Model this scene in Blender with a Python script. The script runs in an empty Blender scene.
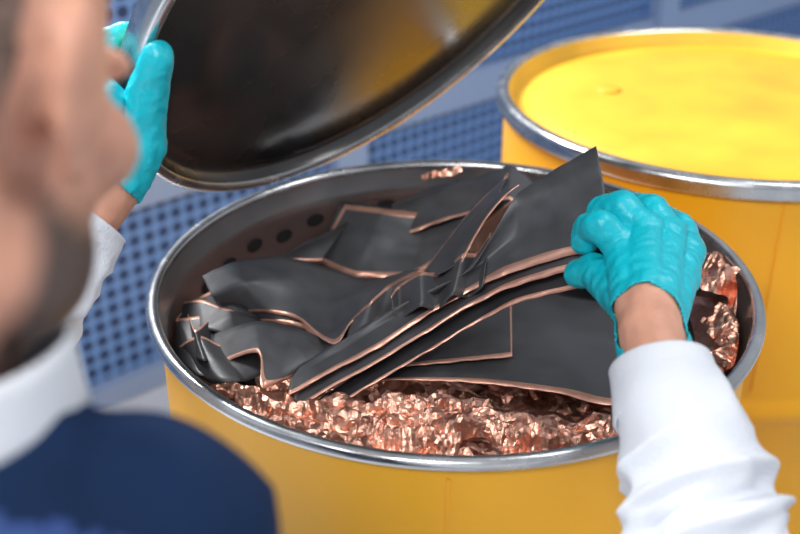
import bpy, bmesh, math, random
from mathutils import Vector, Matrix, noise
random.seed(7)
RIM=.95; CZ=1.479
S=bpy.context.scene
col=S.collection
V=Vector
def R(s):
    """world coordinates in millimetres 'x,y,z x,y,z ...' -> metres"""
    return [Vector([float(c)/1000 for c in p.split(',')]) for p in s.split()]
# ---------------------------------------------------------------- materials
def mat(name,base,rough=.5,metal=0,noise_amt=0,noise_scale=20,bump=0,bump_scale=60,coat=0,spec=.5,sss=0,rvar=0):
    m=bpy.data.materials.new(name); m.use_nodes=True
    nt=m.node_tree; b=nt.nodes['Principled BSDF']
    b.inputs['Base Color'].default_value=(*base,1); b.inputs['Roughness'].default_value=rough
    b.inputs['Metallic'].default_value=metal; b.inputs['Coat Weight'].default_value=coat
    b.inputs['Specular IOR Level'].default_value=spec
    if sss: b.inputs['Subsurface Weight'].default_value=sss; b.inputs['Subsurface Radius'].default_value=(.02,.008,.004); b.inputs['Subsurface Scale'].default_value=.3
    tc=nt.nodes.new('ShaderNodeTexCoord'); src=tc.outputs['Object']
    if noise_amt or rvar:
        n=nt.nodes.new('ShaderNodeTexNoise'); n.inputs['Scale'].default_value=noise_scale; n.inputs['Detail'].default_value=5
        nt.links.new(src,n.inputs['Vector'])
        if noise_amt:
            r=nt.nodes.new('ShaderNodeValToRGB')
            r.color_ramp.elements[0].position=.3; r.color_ramp.elements[1].position=.7
            r.color_ramp.elements[0].color=(*[c*(1-noise_amt) for c in base],1)
            r.color_ramp.elements[1].color=(*[min(1,c*(1+noise_amt)) for c in base],1)
            nt.links.new(n.outputs['Fac'],r.inputs[0]); nt.links.new(r.outputs[0],b.inputs['Base Color'])
        if rvar:
            mr=nt.nodes.new('ShaderNodeMapRange'); mr.inputs[1].default_value=.3; mr.inputs[2].default_value=.7
            mr.inputs[3].default_value=max(0,rough-rvar); mr.inputs[4].default_value=min(1,rough+rvar)
            nt.links.new(n.outputs['Fac'],mr.inputs[0]); nt.links.new(mr.outputs[0],b.inputs['Roughness'])
    if bump:
        n2=nt.nodes.new('ShaderNodeTexNoise'); n2.inputs['Scale'].default_value=bump_scale; n2.inputs['Detail'].default_value=4
        nt.links.new(src,n2.inputs['Vector'])
        bp=nt.nodes.new('ShaderNodeBump'); bp.inputs['Strength'].default_value=bump; bp.inputs['Distance'].default_value=.01
        nt.links.new(n2.outputs['Fac'],bp.inputs['Height']); nt.links.new(bp.outputs[0],b.inputs['Normal'])
    return m
M_yel=mat('yellow_paint',(.85,.41,.014),.34,noise_amt=.06,noise_scale=4,bump=.05,bump_scale=8,spec=.4)
M_yel2=mat('yellow_lid_paint',(.66,.37,.025),.48,noise_amt=.14,noise_scale=7,spec=.4,rvar=.12)
M_steel=mat('galvanised_rim',(.54,.55,.56),.24,.95,noise_amt=.15,noise_scale=30,rvar=.08)
M_in=mat('drum_interior_grey',(.26,.26,.265),.32,.8,noise_amt=.2,noise_scale=9,rvar=.1)
M_lid=mat('lid_underside_black',(.10,.097,.094),.27,.8,noise_amt=.35,noise_scale=5,rvar=.12,bump=.03,bump_scale=6)
M_rub=mat('black_rubber',(.012,.012,.013),.6)
M_coat=mat('graphite_coating',(.070,.071,.077),.46,.0,noise_amt=.18,noise_scale=45,bump=.05,bump_scale=35,spec=.55,rvar=.10)
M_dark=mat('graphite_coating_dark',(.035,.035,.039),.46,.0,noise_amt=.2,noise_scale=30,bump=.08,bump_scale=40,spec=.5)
M_cu=mat('copper_edge',(.95,.50,.37),.34,.7,noise_amt=.12,noise_scale=60,bump=.1,bump_scale=90)
M_cuf=mat('copper_foil_crumpled',(.90,.47,.34),.30,.95,noise_amt=.12,noise_scale=25,bump=.30,bump_scale=110)
M_glove=mat('nitrile_glove_teal',(.004,.47,.56),.36,bump=.35,bump_scale=60,spec=.5,noise_amt=.06,noise_scale=30)
M_white=mat('white_cotton',(.70,.725,.775),.85,bump=.25,bump_scale=400,spec=.2)
M_vest=mat('navy_vest_fabric',(.006,.020,.062),.85,bump=.3,bump_scale=300,spec=.15,noise_amt=.15)
M_blue=mat('royal_blue_trim',(.010,.04,.17),.7)
M_trou=mat('navy_trousers_fabric',(.015,.02,.045),.85,bump=.3,bump_scale=200)
M_shoe=mat('shoe_leather',(.02,.02,.02),.4)
M_hair=mat('short_grey_hair',(.25,.16,.12),.8,noise_amt=.4,noise_scale=120,bump=.6,bump_scale=200)
M_floor=mat('floor_concrete_paint',(.60,.63,.68),.4,noise_amt=.06,noise_scale=2,rvar=.1)
M_wall=mat('wall_paint',(.62,.68,.76),.7,noise_amt=.03,noise_scale=2)
M_frame=mat('fence_frame_paint',(.24,.33,.52),.4,noise_amt=.05,noise_scale=4)
M_eye=mat('eye_white',(.8,.78,.75),.1); M_iris=mat('eye_iris',(.03,.02,.015),.1)
def skin_mat(beard):
    m=mat('skin_beard' if beard else 'skin',(.68,.34,.23),.48,sss=.15,noise_amt=.18,noise_scale=22,bump=.1,bump_scale=150)
    if beard:
        nt=m.node_tree; b=nt.nodes['Principled BSDF']
        tc=nt.nodes.new('ShaderNodeTexCoord'); sp=nt.nodes.new('ShaderNodeSeparateXYZ'); nt.links.new(tc.outputs['Object'],sp.inputs[0])
        n=nt.nodes.new('ShaderNodeTexNoise'); n.inputs['Scale'].default_value=90
        def math_(op,a,b_):
            k=nt.nodes.new('ShaderNodeMath'); k.operation=op
            for i,v in enumerate((a,b_)):
                if isinstance(v,(int,float)): k.inputs[i].default_value=v
                else: nt.links.new(v,k.inputs[i])
            return k.outputs[0]
        a=math_('ADD',sp.outputs[2],math_('MULTIPLY',sp.outputs[1],.15))
        a=math_('ADD',a,math_('MULTIPLY',math_('SUBTRACT',n.outputs['Fac'],.5),.02))
        r1=nt.nodes.new('ShaderNodeMapRange'); r1.inputs[1].default_value=-.030; r1.inputs[2].default_value=-.054; nt.links.new(a,r1.inputs[0])
        r2=nt.nodes.new('ShaderNodeMapRange'); r2.inputs[1].default_value=-.135; r2.inputs[2].default_value=-.118; nt.links.new(sp.outputs[2],r2.inputs[0])
        r3=nt.nodes.new('ShaderNodeMapRange'); r3.inputs[1].default_value=-.012; r3.inputs[2].default_value=.004; nt.links.new(sp.outputs[1],r3.inputs[0])
        f=math_('MULTIPLY',math_('MULTIPLY',math_('MULTIPLY',r1.outputs[0],r2.outputs[0]),r3.outputs[0]),.93)
        mx=nt.nodes.new('ShaderNodeMix'); mx.data_type='RGBA'
        old=b.inputs['Base Color'].links[0].from_socket
        nt.links.new(f,mx.inputs[0]); nt.links.new(old,mx.inputs[6]); mx.inputs[7].default_value=(.055,.042,.038,1)
        nt.links.new(mx.outputs[2],b.inputs['Base Color'])
    return m
M_skin=skin_mat(False); M_head=skin_mat(True)
def perf_mat():
    m=bpy.data.materials.new('perforated_blue_sheet'); m.use_nodes=True; nt=m.node_tree; b=nt.nodes['Principled BSDF']
    tc=nt.nodes.new('ShaderNodeTexCoord'); sp=nt.nodes.new('ShaderNodeSeparateXYZ'); nt.links.new(tc.outputs['Object'],sp.inputs[0])
    def mth(op,a,b_=0.0):
        k=nt.nodes.new('ShaderNodeMath'); k.operation=op
        for i,v in enumerate((a,b_)):
            if isinstance(v,(int,float)): k.inputs[i].default_value=v
            else: nt.links.new(v,k.inputs[i])
        return k.outputs[0]
    p=.036
    def cell(o): return mth('SUBTRACT',mth('FRACT',mth('ADD',mth('DIVIDE',o,p),100)),.5)
    x=cell(sp.outputs[0]); z=cell(sp.outputs[2])
    d=mth('SQRT',mth('ADD',mth('MULTIPLY',x,x),mth('MULTIPLY',z,z)))
    r=nt.nodes.new('ShaderNodeMapRange'); r.inputs[1].default_value=.35; r.inputs[2].default_value=.39; nt.links.new(d,r.inputs[0])
    mx=nt.nodes.new('ShaderNodeMix'); mx.data_type='RGBA'; nt.links.new(r.outputs[0],mx.inputs[0])
    mx.inputs[6].default_value=(.012,.035,.12,1); mx.inputs[7].default_value=(.12,.25,.54,1)
    nt.links.new(mx.outputs[2],b.inputs['Base Color']); b.inputs['Roughness'].default_value=.45
    return m
M_perf=perf_mat()
# ---------------------------------------------------------------- mesh helpers
def empty(name,loc=(0,0,0)):
    e=bpy.data.objects.new(name,None); e.location=loc; col.objects.link(e); return e
def mk(name,vs,fs,mats,parent=None,smooth=True,idx=None,mw=None):
    me=bpy.data.meshes.new(name); me.from_pydata([tuple(v) for v in vs],[],fs)
    for m in (mats if isinstance(mats,(list,tuple)) else [mats]): me.materials.append(m)
    if idx: me.polygons.foreach_set('material_index',idx)
    if smooth: me.polygons.foreach_set('use_smooth',[True]*len(me.polygons))
    me.update()
    o=bpy.data.objects.new(name,me); col.objects.link(o)
    if parent: o.parent=parent
    if mw is not None: o.matrix_local=mw
    return o
def lathe(name,prof,mats,parent,n=128,idx=None,mw=None):
    vs=[];fs=[];mi=[]
    for r,z in prof:
        for i in range(n):
            a=2*math.pi*i/n; vs.append((r*math.cos(a),r*math.sin(a),z))
    for j in range(len(prof)-1):
        for i in range(n):
            k=(i+1)%n
            fs.append((j*n+i,j*n+k,(j+1)*n+k,(j+1)*n+i)); mi.append(idx[j] if idx else 0)
    return mk(name,vs,fs,mats,parent,True,mi,mw)
def ringprof(Rr,z,r,n=12):
    return [(Rr+r*math.cos(2*math.pi*i/n),z+r*math.sin(2*math.pi*i/n)) for i in range(n+1)]
def box(name,cx,cy,cz,sx,sy,sz,m,parent,mw=None,bev=.004):
    bm=bmesh.new(); bmesh.ops.create_cube(bm,size=1)
    for v in bm.verts: v.co=Vector((cx+v.co.x*sx,cy+v.co.y*sy,cz+v.co.z*sz))
    if bev: bmesh.ops.bevel(bm,geom=bm.edges[:],offset=bev,segments=2,affect='EDGES')
    me=bpy.data.meshes.new(name); bm.to_mesh(me); bm.free(); me.materials.append(m)
    o=bpy.data.objects.new(name,me); col.objects.link(o)
    if parent: o.parent=parent
    return o
# ---------------------------------------------------------------- drums
def drum(cx,cy,Rd,closed):
    d=empty('steel_drum',(cx,cy,0))
    rb=Rd-.012
    prof=[(0,.012),(rb-.012,.012),(rb-.006,.0),(rb,.0),(rb+.004,.008),(rb,.018)]
    for hz in (.31,.62):
        prof+=[(rb,hz-.025),(rb+.004,hz-.016),(rb+.011,hz-.006),(rb+.011,hz+.006),(rb+.004,hz+.016),(rb,hz+.025)]
    prof+=[(rb,RIM-.03),(rb+.001,RIM-.006)]
    lathe('body',prof,M_yel,d)
    a=math.radians(-93)
    box('weld_seam',0,0,(RIM-.03+.66)/2,.004,.004,.27,M_yel,d,bev=.001).location=(math.cos(a)*rb,math.sin(a)*rb,0)
    if not closed:
        lathe('rolled_rim',ringprof(Rd-.0065,RIM-.0065,.0065,16),M_steel,d,160)
        lathe('inner_wall',[(Rd-.0125,RIM-.006),(Rd-.0155,RIM-.03),(Rd-.018,RIM-.036),(Rd-.0155,RIM-.042),(Rd-.0155,.03),(0,.03)],M_in,d,160)
        k=0
        for ang,z in ((150,-.066),(141,-.060),(132,-.064),(123,-.056),(114,-.050),(104,-.054),(159,-.072),(94,-.05)):
            a=math.radians(ang); rr=Rd-.0165
            vs=[];n=20
            for i in range(n):
                t=2*math.pi*i/n
                aa=a+.012*math.cos(t)/rr; vs.append((rr*math.cos(aa),rr*math.sin(aa),RIM+z+.008*math.sin(t)))
            mk('vent_hole_%d'%k,vs,[tuple(range(n))],M_rub,d,False); k+=1
    else:
        lathe('clamp_band',[(Rd-.018,RIM-.002),(Rd-.015,RIM+.003),(Rd-.007,RIM+.004),(Rd-.001,RIM+.0),(Rd,RIM-.005),(Rd-.002,RIM-.010),(Rd,RIM-.016),(Rd-.004,RIM-.021),(Rd-.013,RIM-.021)],M_steel,d,160)
        lathe('lid',[(Rd-.017,RIM-.001),(Rd-.021,RIM-.003),(Rd-.023,RIM-.021),(Rd-.030,RIM-.024),(Rd-.050,RIM-.024),(Rd-.055,RIM-.019),(Rd-.12,RIM-.017),(0,RIM-.015)],M_yel2,d,160)
        lathe('bung',[(.0,.007),(.014,.007),(.018,.005),(.019,.0)],M_yel2,d,32,mw=Matrix.Translation((-.165,.06,RIM-.019)))
        a=math.radians(-15)
        b=box('clamp_lever',0,0,0,.010,.11,.018,M_steel,d,bev=.004); b.location=(math.cos(a)*(Rd+.004),math.sin(a)*(Rd+.004),RIM-.012); b.rotation_euler=(0,0,a)
    return d
drum1=drum(.053,.981,.303,False)
drum2=drum(.476,1.528,.336,True)
# ---------------------------------------------------------------- lifted drum lid
nL=Vector((.583,-.578,-.572)).normalized(); CL=Vector((.005,1.102,1.205))
zx=nL; xx=Vector((0,0,1)).cross(zx).normalized(); yx=zx.cross(xx)
ML=Matrix((( xx.x,yx.x,zx.x,CL.x),(xx.y,yx.y,zx.y,CL.y),(xx.z,yx.z,zx.z,CL.z),(0,0,0,1)))
lid=empty('drum_lid'); lid.matrix_world=ML
lathe('underside',[(0,-.012),(.14,-.013),(.20,-.0145),(.270,-.016),(.275,-.018),(.288,-.018),(.293,-.014),(.2965,-.003)],M_lid,lid,160)
lathe('rim',[(.2965,-.003),(.299,.001),(.304,.002),(.308,.0),(.3095,-.005),(.309,-.024),(.305,-.028)],M_steel,lid,160)
lathe('outer_face',[(.305,-.028),(.298,-.031),(.27,-.031),(.262,-.027),(.20,-.0255),(0,-.023)],M_yel2,lid,160)
# ---------------------------------------------------------------- foil sheets
DC=Vector((.053,.981))
def cat(pts,t):
    n=len(pts)-1; f=t*n; i=min(int(f),n-1); u=f-i
    p1=Vector(pts[i]);p2=Vector(pts[i+1]); p0=Vector(pts[i-1]) if i>0 else p1*2-p2; p3=Vector(pts[i+2]) if i+2<=n else p2*2-p1
    return .5*((2*p1)+(-p0+p2)*u+(2*p0-5*p1+4*p2-p3)*u*u+(-p0+3*p1-3*p2+p3)*u**3)
def stiff(pts,t,k=.55):
    n=len(pts)-1; f=t*n; i=min(int(f),n-1); u=f-i
    return cat(pts,t)*(1-k)+(Vector(pts[i]).lerp(Vector(pts[i+1]),u))*k
foil=empty('battery_electrode_foil_scrap')
def clampr(p,r=.281):
    if p.z<RIM+.005:
        d=Vector((p.x,p.y))-DC
        if d.length>r: d=d.normalized()*r; p=Vector((DC.x+d.x,DC.y+d.y,p.z))
    return p
def tri(x): 
    x=x-math.floor(x); return abs(x*2-1)*2-1
def crease(p,seed,amp,fr):
    rs=random.Random(seed*13+5); v=0
    for k in range(4):
        a=rs.uniform(0,math.pi); ph=rs.uniform(0,9); f_=fr*rs.uniform(.7,1.8)
        w=p.x*math.cos(a)+p.y*math.sin(a)
        g=noise.noise(Vector((p.x*7,p.y*7,seed+k*3.1)))
        v+=tri(w*f_+ph+g*.5)*max(0,g+.35)
    return v*amp
def sheet(name,rows,edges='b',m=None,cw=.006,amp=.0016,ns=9,nu=110,nv=18,off=(0,0,0),seed=0,cu=None,st=.45):
    m=m or M_coat; cw*=1.2
    rows=[R(r) if isinstance(r,str) else r for r in rows]
    vs=[];fs=[];mi=[]
    w=sum((Vector(cat(rows[0],t))-Vector(cat(rows[-1],t))).length for t in (.1,.3,.5,.7,.9))/5
    e=min(.3,cw/max(w,.01))
    vt=[0]+([e] if 'b' in edges else [])+[e+(1-2*e)*k/nv for k in range(1,nv)]+([1-e] if 't' in edges else [])+[1]
    K=len(vt)
    for i in range(nu+1):
        t=i/nu
        c=[stiff(r,t,st) for r in rows]
        for v in vt:
            p=stiff(c,v,.35)+Vector(off)
            cr=crease(p,seed+1,amp,ns)
            p=p+Vector((cr*.3,-cr*.4,cr))
            if v in(0,1): p+=Vector((0,1,0))*noise.noise(p*70+Vector((seed,0,0)))*.002
            vs.append(clampr(p))
    for i in range(nu):
        for j in range(K-1):
            fs.append((i*K+j,(i+1)*K+j,(i+1)*K+j+1,i*K+j+1))
            c=0
            if 'b' in edges and j==0: c=1
            if 't' in edges and j==K-2: c=1
            if 'r' in edges and i>=nu-2: c=1
            if 'l' in edges and i<2: c=1
            mi.append(c)
    o=mk(name,vs,fs,[m,cu or M_cu],foil,True,mi)
    s=o.modifiers.new('s','SOLIDIFY'); s.thickness=.0009
    return o
held=['164,871,1030 127,888,1010 92,900,990 64,906,970 28,899,950 -14,880,930 -55,862,915 -102,839,900',
'182,889,1065 146,913,1040 109,940,1010 74,931,985 36,923,960 -8,907,940 -52,889,920 -101,856,905',
'179,946,1100 148,949,1080 110,953,1050 86,935,1015 66,918,990 14,914,960 -33,906,935 -93,873,910']
sheet('held_strip',held,'b',cw=.007,amp=.0016,ns=11)
sheet('held_strip_under',held[:2],'b',off=(.004,-.007,-.010),seed=3,cw=.005)
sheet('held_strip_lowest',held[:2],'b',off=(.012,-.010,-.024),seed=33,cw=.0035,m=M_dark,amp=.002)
sheet('folded_flap',['115,983,1045 102,981,1035 87,972,1020 73,955,1005 59,930,990','101,1024,1020 85,1015,1010 66,993,995 51,974,980 35,939,970','115,1088,1010 97,1074,1000 70,1042,985 49,1016,970 25,970,960'],'tb',seed=8,amp=.001,cw=.0035)
sheet('pleated_strip',['87,963,1005 74,960,985 59,937,995 39,951,968 19,928,980 0,941,960 -8,914,962','76,897,982 64,907,964 48,893,974 34,901,954 19,892,964 2,904,944 -6,905,950'],'b',amp=.0006,st=.2,cw=.004,nu=160)
sheet('draped_strip',['71,1003,970 41,1006,950 18,966,962 -8,972,945 -27,927,950 -47,927,930','60,967,950 36,964,938 12,931,950 -8,930,935 -32,909,930 -52,899,920'],'tb',amp=.001,st=.2,cw=.004,seed=31)
sheet('arched_sheet',['-66,1207,920 -18,1179,930 35,1184,920 81,1163,940 107,1141,970 120,1143,990','-83,1177,900 -34,1136,910 23,1143,900 63,1136,920 96,1136,950 120,1152,975','-98,1144,880 -51,1103,880 11,1086,890 54,1106,910 89,1142,930 126,1164,965'],'btl',seed=2,cw=.005)
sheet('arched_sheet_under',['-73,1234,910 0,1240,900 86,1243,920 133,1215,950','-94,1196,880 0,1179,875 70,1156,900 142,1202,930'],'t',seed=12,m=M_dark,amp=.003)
sheet('crest_sheet',['-10,1212,918 40,1215,942 85,1200,957 128,1185,980 165,1190,950','5,1160,905 45,1150,925 82,1135,945 120,1120,968 160,1110,940'],'t',seed=41,amp=.002,cw=.004)
sheet('rear_left_sheet',['-150,1095,895 -105,1140,905 -60,1175,915','-180,1040,900 -140,1075,915 -90,1110,895'],'t',seed=44,amp=.003,cw=.004,m=M_dark)
sheet('rear_right_sheet',['150,1180,925 200,1150,930 250,1110,920','140,1080,900 190,1040,905 240,1020,895'],'tb',seed=47,amp=.003,cw=.004,m=M_dark)
wavy=['-208,1029,920 -172,1025,940 -129,1058,930 -83,1087,900 -33,1059,900 21,1045,920','-192,988,920 -156,982,940 -113,1004,930 -73,1002,910 -35,971,930 16,1017,930','-173,990,900 -140,973,910 -105,961,910 -62,894,920 -46,920,930 -8,973,940']
sheet('wavy_sheet',wavy,'t',seed=4,cw=.005,st=.3,amp=.0018)
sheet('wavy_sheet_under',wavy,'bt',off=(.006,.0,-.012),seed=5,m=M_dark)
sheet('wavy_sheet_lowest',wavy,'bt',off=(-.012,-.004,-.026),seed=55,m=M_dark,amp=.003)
sheet('curled_sheet',['-184,945,900 -142,936,920 -97,925,920 -53,910,910 0,938,910 45,960,920','-190,908,880 -133,882,920 -125,837,910 -94,878,900 -53,899,900 20,928,910'],'t',seed=6,st=.3)
mid=['-58,903,895 0,945,900 62,984,900 117,1015,900','-46,886,895 10,896,895 58,903,895 109,912,895']
sheet('flat_sheet',mid,'tr',amp=.0010,cw=.004,nu=180)
sheet('flat_sheet_under',mid,'t',amp=.0015,cw=.004,off=(-.012,-.006,-.008),seed=61)
front=['-54,913,875 31,968,880 121,1050,880 211,1082,880 276,1072,880 326,997,880','-72,885,875 0,886,880 76,879,880 149,854,885 201,828,890 312,901,880']
sheet('front_sheet',front,'bt',amp=.0014,st=.3,cw=.006,off=(0,-.003,.008))
for i,(T,B) in enumerate([
 ('-240,971,890 -225,978,900 -189,978,900 -163,971,890','-223,930,880 -191,888,890 -161,880,890 -132,869,880'),
 ('-225,941,885 -196,928,910 -172,926,900 -148,935,900','-206,911,875 -174,871,890 -149,865,900 -124,888,890'),
 ('-246,1020,890 -208,1006,905 -173,977,910 -144,1002,900','-241,987,880 -196,954,900 -163,939,900 -137,936,890'),
 ('-242,974,900 -227,1016,890 -200,930,915 -189,1007,890 -153,937,905','-232,949,880 -207,929,890 -185,888,905 -175,944,885 -139,896,895')]):
    sheet('creased_sheet_%d'%i,[T,B],'b',amp=.0035,ns=16,seed=i*3+20,m=M_dark,cw=.003,st=.35)
sheet('bright_copper_sheet',['298,1018,905 323,968,925 362,978,905','295,951,895 318,912,915 353,942,893','286,868,892 318,888,900 347,932,882'],'',m=M_cuf,amp=.003)
# crumpled copper : creased foil with crisp fold lines
def vor(p): return noise.voronoi(p)[0]
def wrinkle(p,sd=0):
    w=p+Vector((noise.noise(p*9+Vector((sd,0,0))),noise.noise(p*9+Vector((0,sd,5))),0))*.02
    a=vor(Vector((w.x*20+sd,w.y*34,sd)))
    b=vor(Vector((w.x*48+w.y*28,w.y*76-w.x*24,sd+4)))
    return (a[1]-a[0])*-.006+a[0]*.016+b[0]*.0085
def crumple():
    rs=random.Random(4)
    st=.0058; N=int(.285/st)+1; pts={}; vs=[];fs=[]
    for i in range(-N,N+1):
        for j in range(-N,N+1):
            x=(i+(j%2)*.5+rs.uniform(-.33,.33))*st; y=(j+rs.uniform(-.33,.33))*st
            if x*x+y*y>.284**2: continue
            fr=max(0,min(1,(-y-.10)/.10)); p=Vector((x,y,0))
            z=-.130+.050*fr+.022*(1-abs(noise.noise(p*10+Vector((2,1,0)))*2.4))*(.3+.7*fr)-.014
            z+=wrinkle(p,1)+rs.uniform(-.0008,.0008)
            pts[(i,j)]=len(vs); vs.append((DC.x+x,DC.y+y,RIM+z))
    for (i,j),a in list(pts.items()):
        b=pts.get((i+1,j)); c=pts.get((i+1,j+1)); d=pts.get((i,j+1))
        if None not in(b,c,d): fs+= [(a,b,c),(a,c,d)] if rs.random()<.5 else [(a,b,d),(b,c,d)]
    return mk('crumpled_copper_bed',vs,fs,M_cuf,foil,False)
crumple()
def crumpstrip(name,path,w,h,seed,n=70,k=13,sc=1.0):
    vs=[];fs=[]; rs=random.Random(seed)
    path=R(path); L=sum((path[i+1]-path[i]).length for i in range(len(path)-1))
    for i in range(n+1):
        t=i/n; p=cat(path,t); d=(cat(path,min(1,t+.01))-cat(path,max(0,t-.01))).normalized(); s=Vector((-d.y,d.x,0)).normalized()
        ww=w*(.85+.6*noise.noise(Vector((t*6,seed,0))))
        sh=.010*noise.noise(Vector((t*8,seed+9,0)))*sc
        for j in range(k):
            u=j/(k-1)-.5
            q=p+s*(u*ww+sh)+Vector((0,0,h*(1-4*u*u)+.005*sc*math.sin(u*9+t*6+seed)))
            q+=Vector((0,0,sc))*(wrinkle(Vector((t*L,u*w,0)),seed*3.3)-.013)
            q+=s*.005*sc*noise.noise(q*45+Vector((seed,0,0)))
            q+=Vector((rs.uniform(-1,1),rs.uniform(-1,1),rs.uniform(-1,1)))*.0009*sc
            vs.append(clampr(q))
    for i in range(n):
        for j in range(k-1):
            a=i*k+j; fs+= [(a,a+k,a+k+1),(a,a+k+1,a+1)] if rs.random()<.5 else [(a,a+k,a+1),(a+k,a+k+1,a+1)]
    return mk(name,vs,fs,M_cuf,foil,False)
crumpstrip('crumpled_strip_a','-150,851,885 -89,818,896 -27,805,898 27,820,894 84,838,882',.052,.011,1)
crumpstrip('crumpled_strip_b','4,777,893 35,792,900 87,785,902 142,798,892 195,795,884',.048,.012,2)
crumpstrip('crumpled_strip_c','-112,803,890 -43,781,900 0,770,902 51,768,895',.045,.010,3)
crumpstrip('crumpled_strip_d','292,1036,925 320,996,942 354,970,925',.075,.015,4,n=36)
crumpstrip('crumpled_strip_e','26,1195,960 45,1198,965 71,1206,968',.012,.003,5,n=20,k=6,sc=.35)
crumpstrip('crumpled_strip_f','86,771,895 129,773,900 185,790,890',.04,.010,6,n=36)
crumpstrip('crumpled_strip_g','312,940,918 325,905,915 318,872,905',.05,.012,7,n=34)
# ---------------------------------------------------------------- organic union
def capsule(bm,a,b,ra,rb,seg=14):
    a=Vector(a);b=Vector(b); L=(b-a).length
    ax=(b-a).normalized() if L>1e-6 else Vector((0,0,1))
    q=ax.to_track_quat('Z','Y').to_matrix()
    prof=[]
    for i in range(7): t=-math.pi/2+i*math.pi/12; prof.append((ra*math.cos(t),ra*math.sin(t)))
    for i in range(7): t=i*math.pi/12; prof.append((rb*math.cos(t),L+rb*math.sin(t)))
    rings=[]
    for r,z in prof:
        rings.append([bm.verts.new(a+q@Vector((max(r,1e-5)*math.cos(2*math.pi*k/seg),max(r,1e-5)*math.sin(2*math.pi*k/seg),z))) for k in range(seg)])
    for j in range(len(rings)-1):
        for k in range(seg):
            bm.faces.new((rings[j][k],rings[j][(k+1)%seg],rings[j+1][(k+1)%seg],rings[j+1][k]))
    bm.faces.new(rings[0][::-1]); bm.faces.new(rings[-1])
def ellip(bm,c,r,rot=None):
    M=Matrix.Translation(Vector(c))@(rot.to_matrix().to_4x4() if rot else Matrix())@Matrix.Diagonal((*r,1))
    bmesh.ops.create_uvsphere(bm,u_segments=28,v_segments=18,radius=1,matrix=M)
def union(name,bm,m,parent,vox,smooth=6,fac=.5,cut=None,mw=None,thick=0,inflate=0,disp=None):
    me=bpy.data.meshes.new(name+'_src'); bm.to_mesh(me); bm.free()
    o=bpy.data.objects.new(name,me); col.objects.link(o)
    r=o.modifiers.new('r','REMESH'); r.mode='VOXEL'; r.voxel_size=vox; r.use_smooth_shade=True
    s=o.modifiers.new('s','SMOOTH'); s.factor=fac; s.iterations=smooth
    dg=bpy.context.evaluated_depsgraph_get(); dg.update()
    me2=bpy.data.meshes.new_from_object(o.evaluated_get(dg)); o.modifiers.clear(); o.data=me2
    me2.materials.clear(); me2.materials.append(m)
    b2=bmesh.new(); b2.from_mesh(me2); b2.normal_update()
    if inflate or disp:
        for v,nm in [(v,v.normal.copy()) for v in b2.verts]:
            v.co+=nm*(inflate+(disp(v.co) if disp else 0))
    if cut:
        dl=[f for f in b2.faces if cut(f.calc_center_median())]
        bmesh.ops.delete(b2,geom=dl,context='FACES')
    for f in b2.faces: f.smooth=True
    b2.to_mesh(me2); b2.free()
    if thick:
        t=o.modifiers.new('t','SOLIDIFY'); t.thickness=thick; t.offset=1
    if parent: o.parent=parent
    if mw is not None: o.matrix_local=mw
    return o
def chain(bm,pts,rad):
    for i in range(len(pts)-1): capsule(bm,pts[i],pts[i+1],rad[i],rad[i+1])
def tube(name,path,rad,m,parent,n=110,seg=72,wr=.004,ws=18,seed=0,fold=0,thick=.002):
    vs=[];fs=[]; prev=None
    for i in range(n+1):
        t=i/n; p=cat(path,t); d=(cat(path,min(1,t+.01))-cat(path,max(0,t-.01))).normalized()
        if prev is None: prev=d.orthogonal()
        s=(prev-d*prev.dot(d)).normalized(); prev=s; w=d.cross(s)
        r=cat([(x,0,0) for x in rad],t)[0]
        for k in range(seg):
            a=2*math.pi*k/seg; dr=s*math.cos(a)+w*math.sin(a)
            q=p+dr*r
            al=q.dot(d); qq=q-d*al*.45
            dd=noise.noise(qq*ws+Vector((seed,0,0)))*wr*1.6+ (1-abs(noise.noise(qq*ws*1.3+Vector((seed+4,0,0))))*3)*wr*1.1
            if fold: dd+=fold*(1-abs(math.sin(t*34+2.2*math.sin(a+seed)+6*noise.noise(q*7)))*1.6)*max(0,.4+noise.noise(q*6+Vector((0,0,seed)))*1.6)
            edge=min(1,(1-t)*14)
            vs.append(q+dr*dd*edge)
    for i in range(n):
        for k in range(seg):
            k2=(k+1)%seg; fs.append((i*seg+k,i*seg+k2,(i+1)*seg+k2,(i+1)*seg+k))
    o=mk(name,vs,fs,m,parent); s=o.modifiers.new('s','SOLIDIFY'); s.thickness=thick
    return o
# ---------------------------------------------------------------- worker
wk=empty('worker')
shR=V((-.118,.365,1.134)); shL=V((-.43,.50,1.14)); elR=V((.212,.495,.905)); elL=V((-.385,.72,.94)); nb=V((-.225,.392,1.178))
wR=V((.195,.740,1.028))
def righthand():
    bm=bmesh.new()
    K=R('187,835,1055 207,842,1065 228,848,1058 246,849,1042')
    base=R('188,763,1033 193,757,1038 202,759,1036 210,765,1030')
    for k,b in zip(K,base): capsule(bm,b,k,.0175,.0135)
    ellip(bm,V((.216,.826,1.035)),(.034,.042,.020))
    for k in K: ellip(bm,k+V((0,0,.002)),(.0138,.0138,.0138))
    F=[R('168,839,1072 161,855,1062 159,857,1048'),R('189,859,1080 176,877,1068 174,888,1048'),
       R('218,870,1072 208,907,1058 195,921,1040'),R('247,876,1052 241,924,1040 225,940,1025')]
    rr=[(.0130,.0118,.0105,.0095),(.0130,.012,.0108,.0095),(.0125,.0115,.0105,.009),(.0118,.0105,.0095,.0085)]
    for k,f,r in zip(K,F,rr): chain(bm,[k]+f,r)
    chain(bm,R('191,784,1026 178,814,1028 166,839,1030 155,847,1022'),(.018,.0155,.0125,.0105))
    capsule(bm,V((.200,.768,1.030)),wR,.0255,.0255); capsule(bm,wR,wR.lerp(elR,.3),.0255,.031)
    return bm
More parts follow.
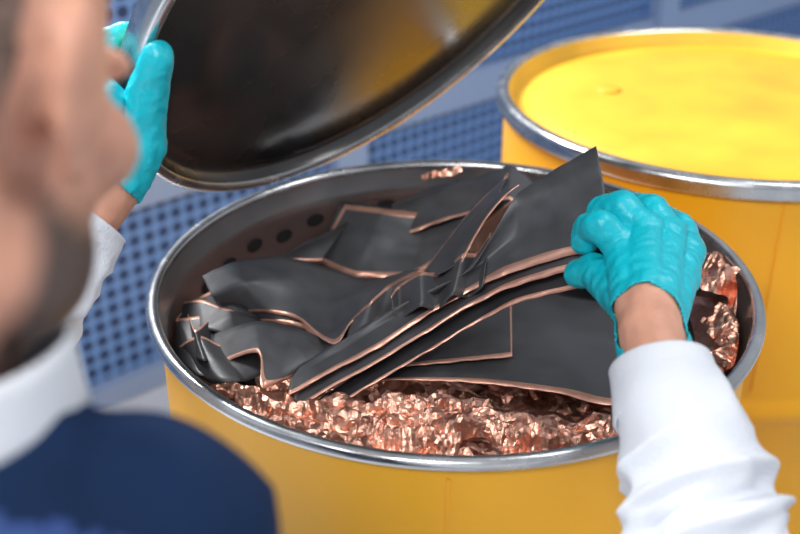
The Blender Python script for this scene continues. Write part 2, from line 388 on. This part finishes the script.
axR=(elR-wR).normalized()
def cutR(c):
    along=(c-wR).dot(axR)
    if along>.024: return True
    d=c-V((.187,.724,1.055))
    return (d.x/.034)**2+(d.dot(axR)/.038)**2<1 and c.z>wR.z-.004
def wrk(c):
    q=Vector((c.x*60+c.y*25,c.y*95-c.x*20,c.z*60))
    return .0011*(abs(noise.noise(q))*-2.6+.45)+.0003*noise.noise(c*160)
union('right_wrist_skin',righthand(),M_skin,wk,.0025,6)
union('right_glove',righthand(),M_glove,wk,.0019,4,cut=cutR,inflate=.0014,thick=.0014,disp=wrk)
cuff=V((.197,.704,1.016))
tube('right_sleeve',[shR+V((-.02,-.02,-.03)),shR.lerp(elR,.5)+V((-.02,-.03,-.055)),elR,cuff.lerp(elR,.5)+V((.004,0,.004)),cuff],(.050,.056,.064,.053,.0375),M_white,wk,n=190,wr=.0055,ws=15,fold=.0065,seed=2)
ax=(cuff-elR).normalized()
tube('right_cuff',[cuff-ax*.04,cuff-ax*.018,cuff+ax*.004],(.043,.0405,.039),M_white,wk,n=20,wr=.0006,thick=.003)
# left hand : thumb on the underside, four fingers behind the lid edge
n=nL
out=(V((-.24,.9475,1.12))-CL); out=(out-n*out.dot(n)).normalized(); E=CL+out*.308; et=n.cross(out); et=et if et.z>0 else -et
wL=V((-.240,.878,1.103))
elv=(elL-wL).normalized()
def lefthand():
    bm=bmesh.new()
    cap=V((-.222,.884,1.128))
    chain(bm,[cap,V((-.216,.884,1.156)),V((-.206,.880,1.182)),V((-.196,.873,1.207))],(.020,.0180,.0145,.0115))
    for i in range(4):
        b=E+out*.020+et*(.016+.021*i)+n*.008
        m_=b-n*.048+out*.002; t_=m_-out*.032-n*.004; t2=t_-out*.02+n*.002
        chain(bm,[wL+V((0,.01,.01)),b,m_,t_,t2],(.020,.0165,.0125,.011,.0095))
    capsule(bm,wL,cap,.026,.022)
    capsule(bm,wL,wL+elv*.08,.026,.029)
    return bm
union('left_wrist_skin',lefthand(),M_skin,wk,.003,5)
union('left_glove',lefthand(),M_glove,wk,.0024,4,cut=lambda c:(c-wL).dot(elv)>.012,inflate=.0012,thick=.0012,disp=wrk)
tube('left_sleeve',[shL,shL.lerp(elL,.5),elL,wL.lerp(elL,.45),wL+elv*.045],(.066,.066,.062,.052,.038),M_white,wk,n=120,wr=.006,ws=16,fold=.004,seed=9)
# head
f=V((.20,.85,-.49)).normalized(); rt=f.cross(V((0,0,1))).normalized()
upv=rt.cross(f)
HC=V((-.197,.437,1.334))
MH=Matrix(((rt.x,f.x,upv.x,HC.x),(rt.y,f.y,upv.y,HC.y),(rt.z,f.z,upv.z,HC.z),(0,0,0,1)))
MHi=MH.inverted()
bm=bmesh.new()
ellip(bm,(0,-.018,.030),(.076,.098,.090)); ellip(bm,(0,.030,-.025),(.064,.064,.088))
ellip(bm,(0,.060,-.092),(.036,.032,.026))
for s in(-1,1):
    ellip(bm,(s*.047,.018,-.068),(.022,.045,.036)); ellip(bm,(s*.046,.056,-.016),(.025,.028,.024))
    ellip(bm,(s*.011,.102,-.031),(.010,.011,.009))
    ellip(bm,(s*.079,-.012,.002),(.007,.020,.032)); ellip(bm,(s*.083,-.020,.012),(.005,.016,.022)); ellip(bm,(s*.076,-.004,-.026),(.006,.010,.013))
    ellip(bm,(s*.030,.080,.026),(.024,.014,.010))
capsule(bm,(0,.088,.016),(0,.114,-.024),.009,.013)
ellip(bm,(0,.090,-.060),(.025,.013,.007)); ellip(bm,(0,.088,-.071),(.022,.013,.008))
nbl=MHi@nb
capsule(bm,(0,-.030,-.05),nbl,.058,.060)
union('head',bm,M_head,wk,.004,5,mw=MH)
for s in(-1,1):
    bm=bmesh.new(); ellip(bm,(s*.031,.082,.006),(.0125,.0125,.0125)); me=bpy.data.meshes.new('e'); bm.to_mesh(me); bm.free(); me.materials.append(M_eye)
    o=bpy.data.objects.new('eye_l' if s<0 else 'eye_r',me); col.objects.link(o); o.parent=wk; o.matrix_local=MH
    bm=bmesh.new(); ellip(bm,(s*.031,.0925,.006),(.006,.003,.006)); me=bpy.data.meshes.new('i'); bm.to_mesh(me); bm.free(); me.materials.append(M_iris)
    o=bpy.data.objects.new('iris_l' if s<0 else 'iris_r',me); col.objects.link(o); o.parent=wk; o.matrix_local=MH
bm=bmesh.new(); ellip(bm,(0,-.020,.033),(.0765,.099,.0905)); ellip(bm,(0,-.05,-.01),(.066,.066,.07))
def haircut(c):
    if c.y>-.045: return True
    return c.z<-.055 or c.z>.075
union('cropped_hair',bm,M_hair,wk,.005,4,cut=haircut,mw=MH,thick=.001)
def ringpath(c,axis,r1,r2,h,name,m):
    axis=axis.normalized(); q=axis.to_track_quat('Z','Y').to_matrix(); vs=[];fs=[];K=6;n=64
    for i in range(n):
        a=2*math.pi*i/n
        for j in range(K):
            t=j/(K-1); r=r1+(r2-r1)*t
            vs.append(c+q@V((r*math.cos(a),r*math.sin(a),h*(t-.3)+.006*math.sin(a*2))))
    for i in range(n):
        for j in range(K-1):
            i2=(i+1)%n; fs.append((i*K+j,i2*K+j,i2*K+j+1,i*K+j+1))
    o=mk(name,vs,fs,m,wk); s=o.modifiers.new('s','SOLIDIFY'); s.thickness=.005
na=(HC-nb)
ringpath(nb+V((.010,.0,.040)),na,.082,.071,.030,'shirt_collar',M_white)
# torso
hR=V((-.17,-.06,.88)); hL=V((-.37,.02,.88))
ch=V((-.27,.30,1.05))
bm=bmesh.new()
capsule(bm,shR+V((-.02,-.01,.0)),nb+V((0,-.02,-.010)),.066,.080); capsule(bm,shL+V((.03,-.01,-.01)),nb+V((0,-.02,-.02)),.066,.075)
ellip(bm,shR,(.068,.068,.066)); ellip(bm,shL,(.068,.068,.068))
for s,h in((shR,hR),(shL,hL)):
    a=s.lerp(nb,.35)+V((0,-.04,-.06)); b=h.lerp((hR+hL)/2,.25)+V((0,.02,.06)); chain(bm,[a,a.lerp(b,.5),b],(.115,.105,.115))
chain(bm,[ch,(ch+(hR+hL)/2)/2,(hR+hL)/2+V((0,.02,.05))],(.12,.115,.12))
vest=union('vest',bm,M_vest,wk,.005,10,disp=lambda c:.005*(1-abs(noise.noise(c*13))*2.5))
vest.data.materials.append(M_blue)
for p in vest.data.polygons:      # stitched blue yoke behind the shoulder line
    c=p.center
    if c.y<shR.y-.045 and c.y>.10 and c.z>1.08 and c.x>-.30: p.material_index=1
bm=bmesh.new()
for h,kn,an in((hR,V((-.15,.17,.50)),V((-.14,-.02,.11))),(hL,V((-.40,.26,.50)),V((-.42,.06,.11)))):
    chain(bm,[h,h.lerp(kn,.5),kn,kn.lerp(an,.4)+V((0,-.015,0)),an],(.105,.09,.066,.066,.05))
capsule(bm,hR,hL,.12,.12)
union('trousers',bm,M_trou,wk,.009,6)
for nm,an in(('shoe_r',V((-.14,-.02,.11))),('shoe_l',V((-.42,.06,.11)))):
    bm=bmesh.new(); capsule(bm,V((an.x,an.y-.03,.045)),V((an.x+.02,an.y+.15,.038)),.042,.036); capsule(bm,V((an.x,an.y,.11)),V((an.x,an.y,.05)),.045,.045)
    union(nm,bm,M_shoe,wk,.006,3,cut=lambda c:c.z<.001)
# ---------------------------------------------------------------- room
def plane(name,vs,m): return mk(name,vs,[(0,1,2,3)],m,None,False)
plane('floor',[(-5,-4,0),(7,-4,0),(7,8,0),(-5,8,0)],M_floor)
plane('wall_back',[(-5,8,0),(7,8,0),(7,8,4),(-5,8,4)],M_wall)
plane('wall_left',[(-5,-4,0),(-5,8,0),(-5,8,4),(-5,-4,4)],M_wall)
fe=empty('perforated_machine_fence',(-.708,2.087,0)); fe.rotation_euler=(0,0,math.atan2(.656,.755))
x0,x1=-1.6,5.2
def fplate(nm,a,b,z0,z1,m,y=0): return mk(nm,[(a,y,z0),(b,y,z0),(b,y,z1),(a,y,z1)],[(0,1,2,3)],m,fe,False)
fplate('lower_panel',x0,x1,.06,.46,M_perf)
fplate('upper_panel',x0,x1,.56,1.30,M_perf)
box('bottom_rail',(x0+x1)/2,0,.03,x1-x0,.05,.06,M_frame,fe)
box('middle_rail',(x0+x1)/2,0,.51,x1-x0,.05,.10,M_frame,fe)
box('top_rail',(x0+x1)/2,0,1.33,x1-x0,.05,.06,M_frame,fe)
for i,xp in enumerate((-1.6,.75,2.0,3.2,5.2)):
    box('post_%d'%i,xp,-.01,.69,.10,.06,1.38,M_frame,fe)
# ---------------------------------------------------------------- lights
w=bpy.data.worlds.new('w'); S.world=w; w.use_nodes=True
w.node_tree.nodes['Background'].inputs[0].default_value=(.86,.91,1,1); w.node_tree.nodes['Background'].inputs[1].default_value=.52
def area(loc,tgt,sx,sy,p,colr=(1,1,1)):
    l=bpy.data.lights.new('ceiling_light','AREA'); l.shape='RECTANGLE'; l.size=sx; l.size_y=sy; l.energy=p; l.color=colr
    o=bpy.data.objects.new('ceiling_light',l); col.objects.link(o); o.location=loc
    o.rotation_euler=(V(tgt)-V(loc)).to_track_quat('-Z','Y').to_euler()
area((-1.2,2.2,2.8),(0,1,1),1.4,.4,140)
area((1.6,.8,3.2),(.2,1,.9),.4,2.0,30)
area((-.8,-1.0,2.8),(0,.8,.8),1.6,.4,50)
# ---------------------------------------------------------------- camera
cam=bpy.data.cameras.new('camera'); co=bpy.data.objects.new('camera',cam); col.objects.link(co)
co.location=(0,0,CZ); co.rotation_euler=(math.radians(62),0,0)
cam.lens=50; cam.sensor_width=36; cam.clip_start=.02
cam.dof.use_dof=True; cam.dof.focus_distance=1.00; cam.dof.aperture_fstop=4.0
S.camera=co
S.view_settings.view_transform='Standard'
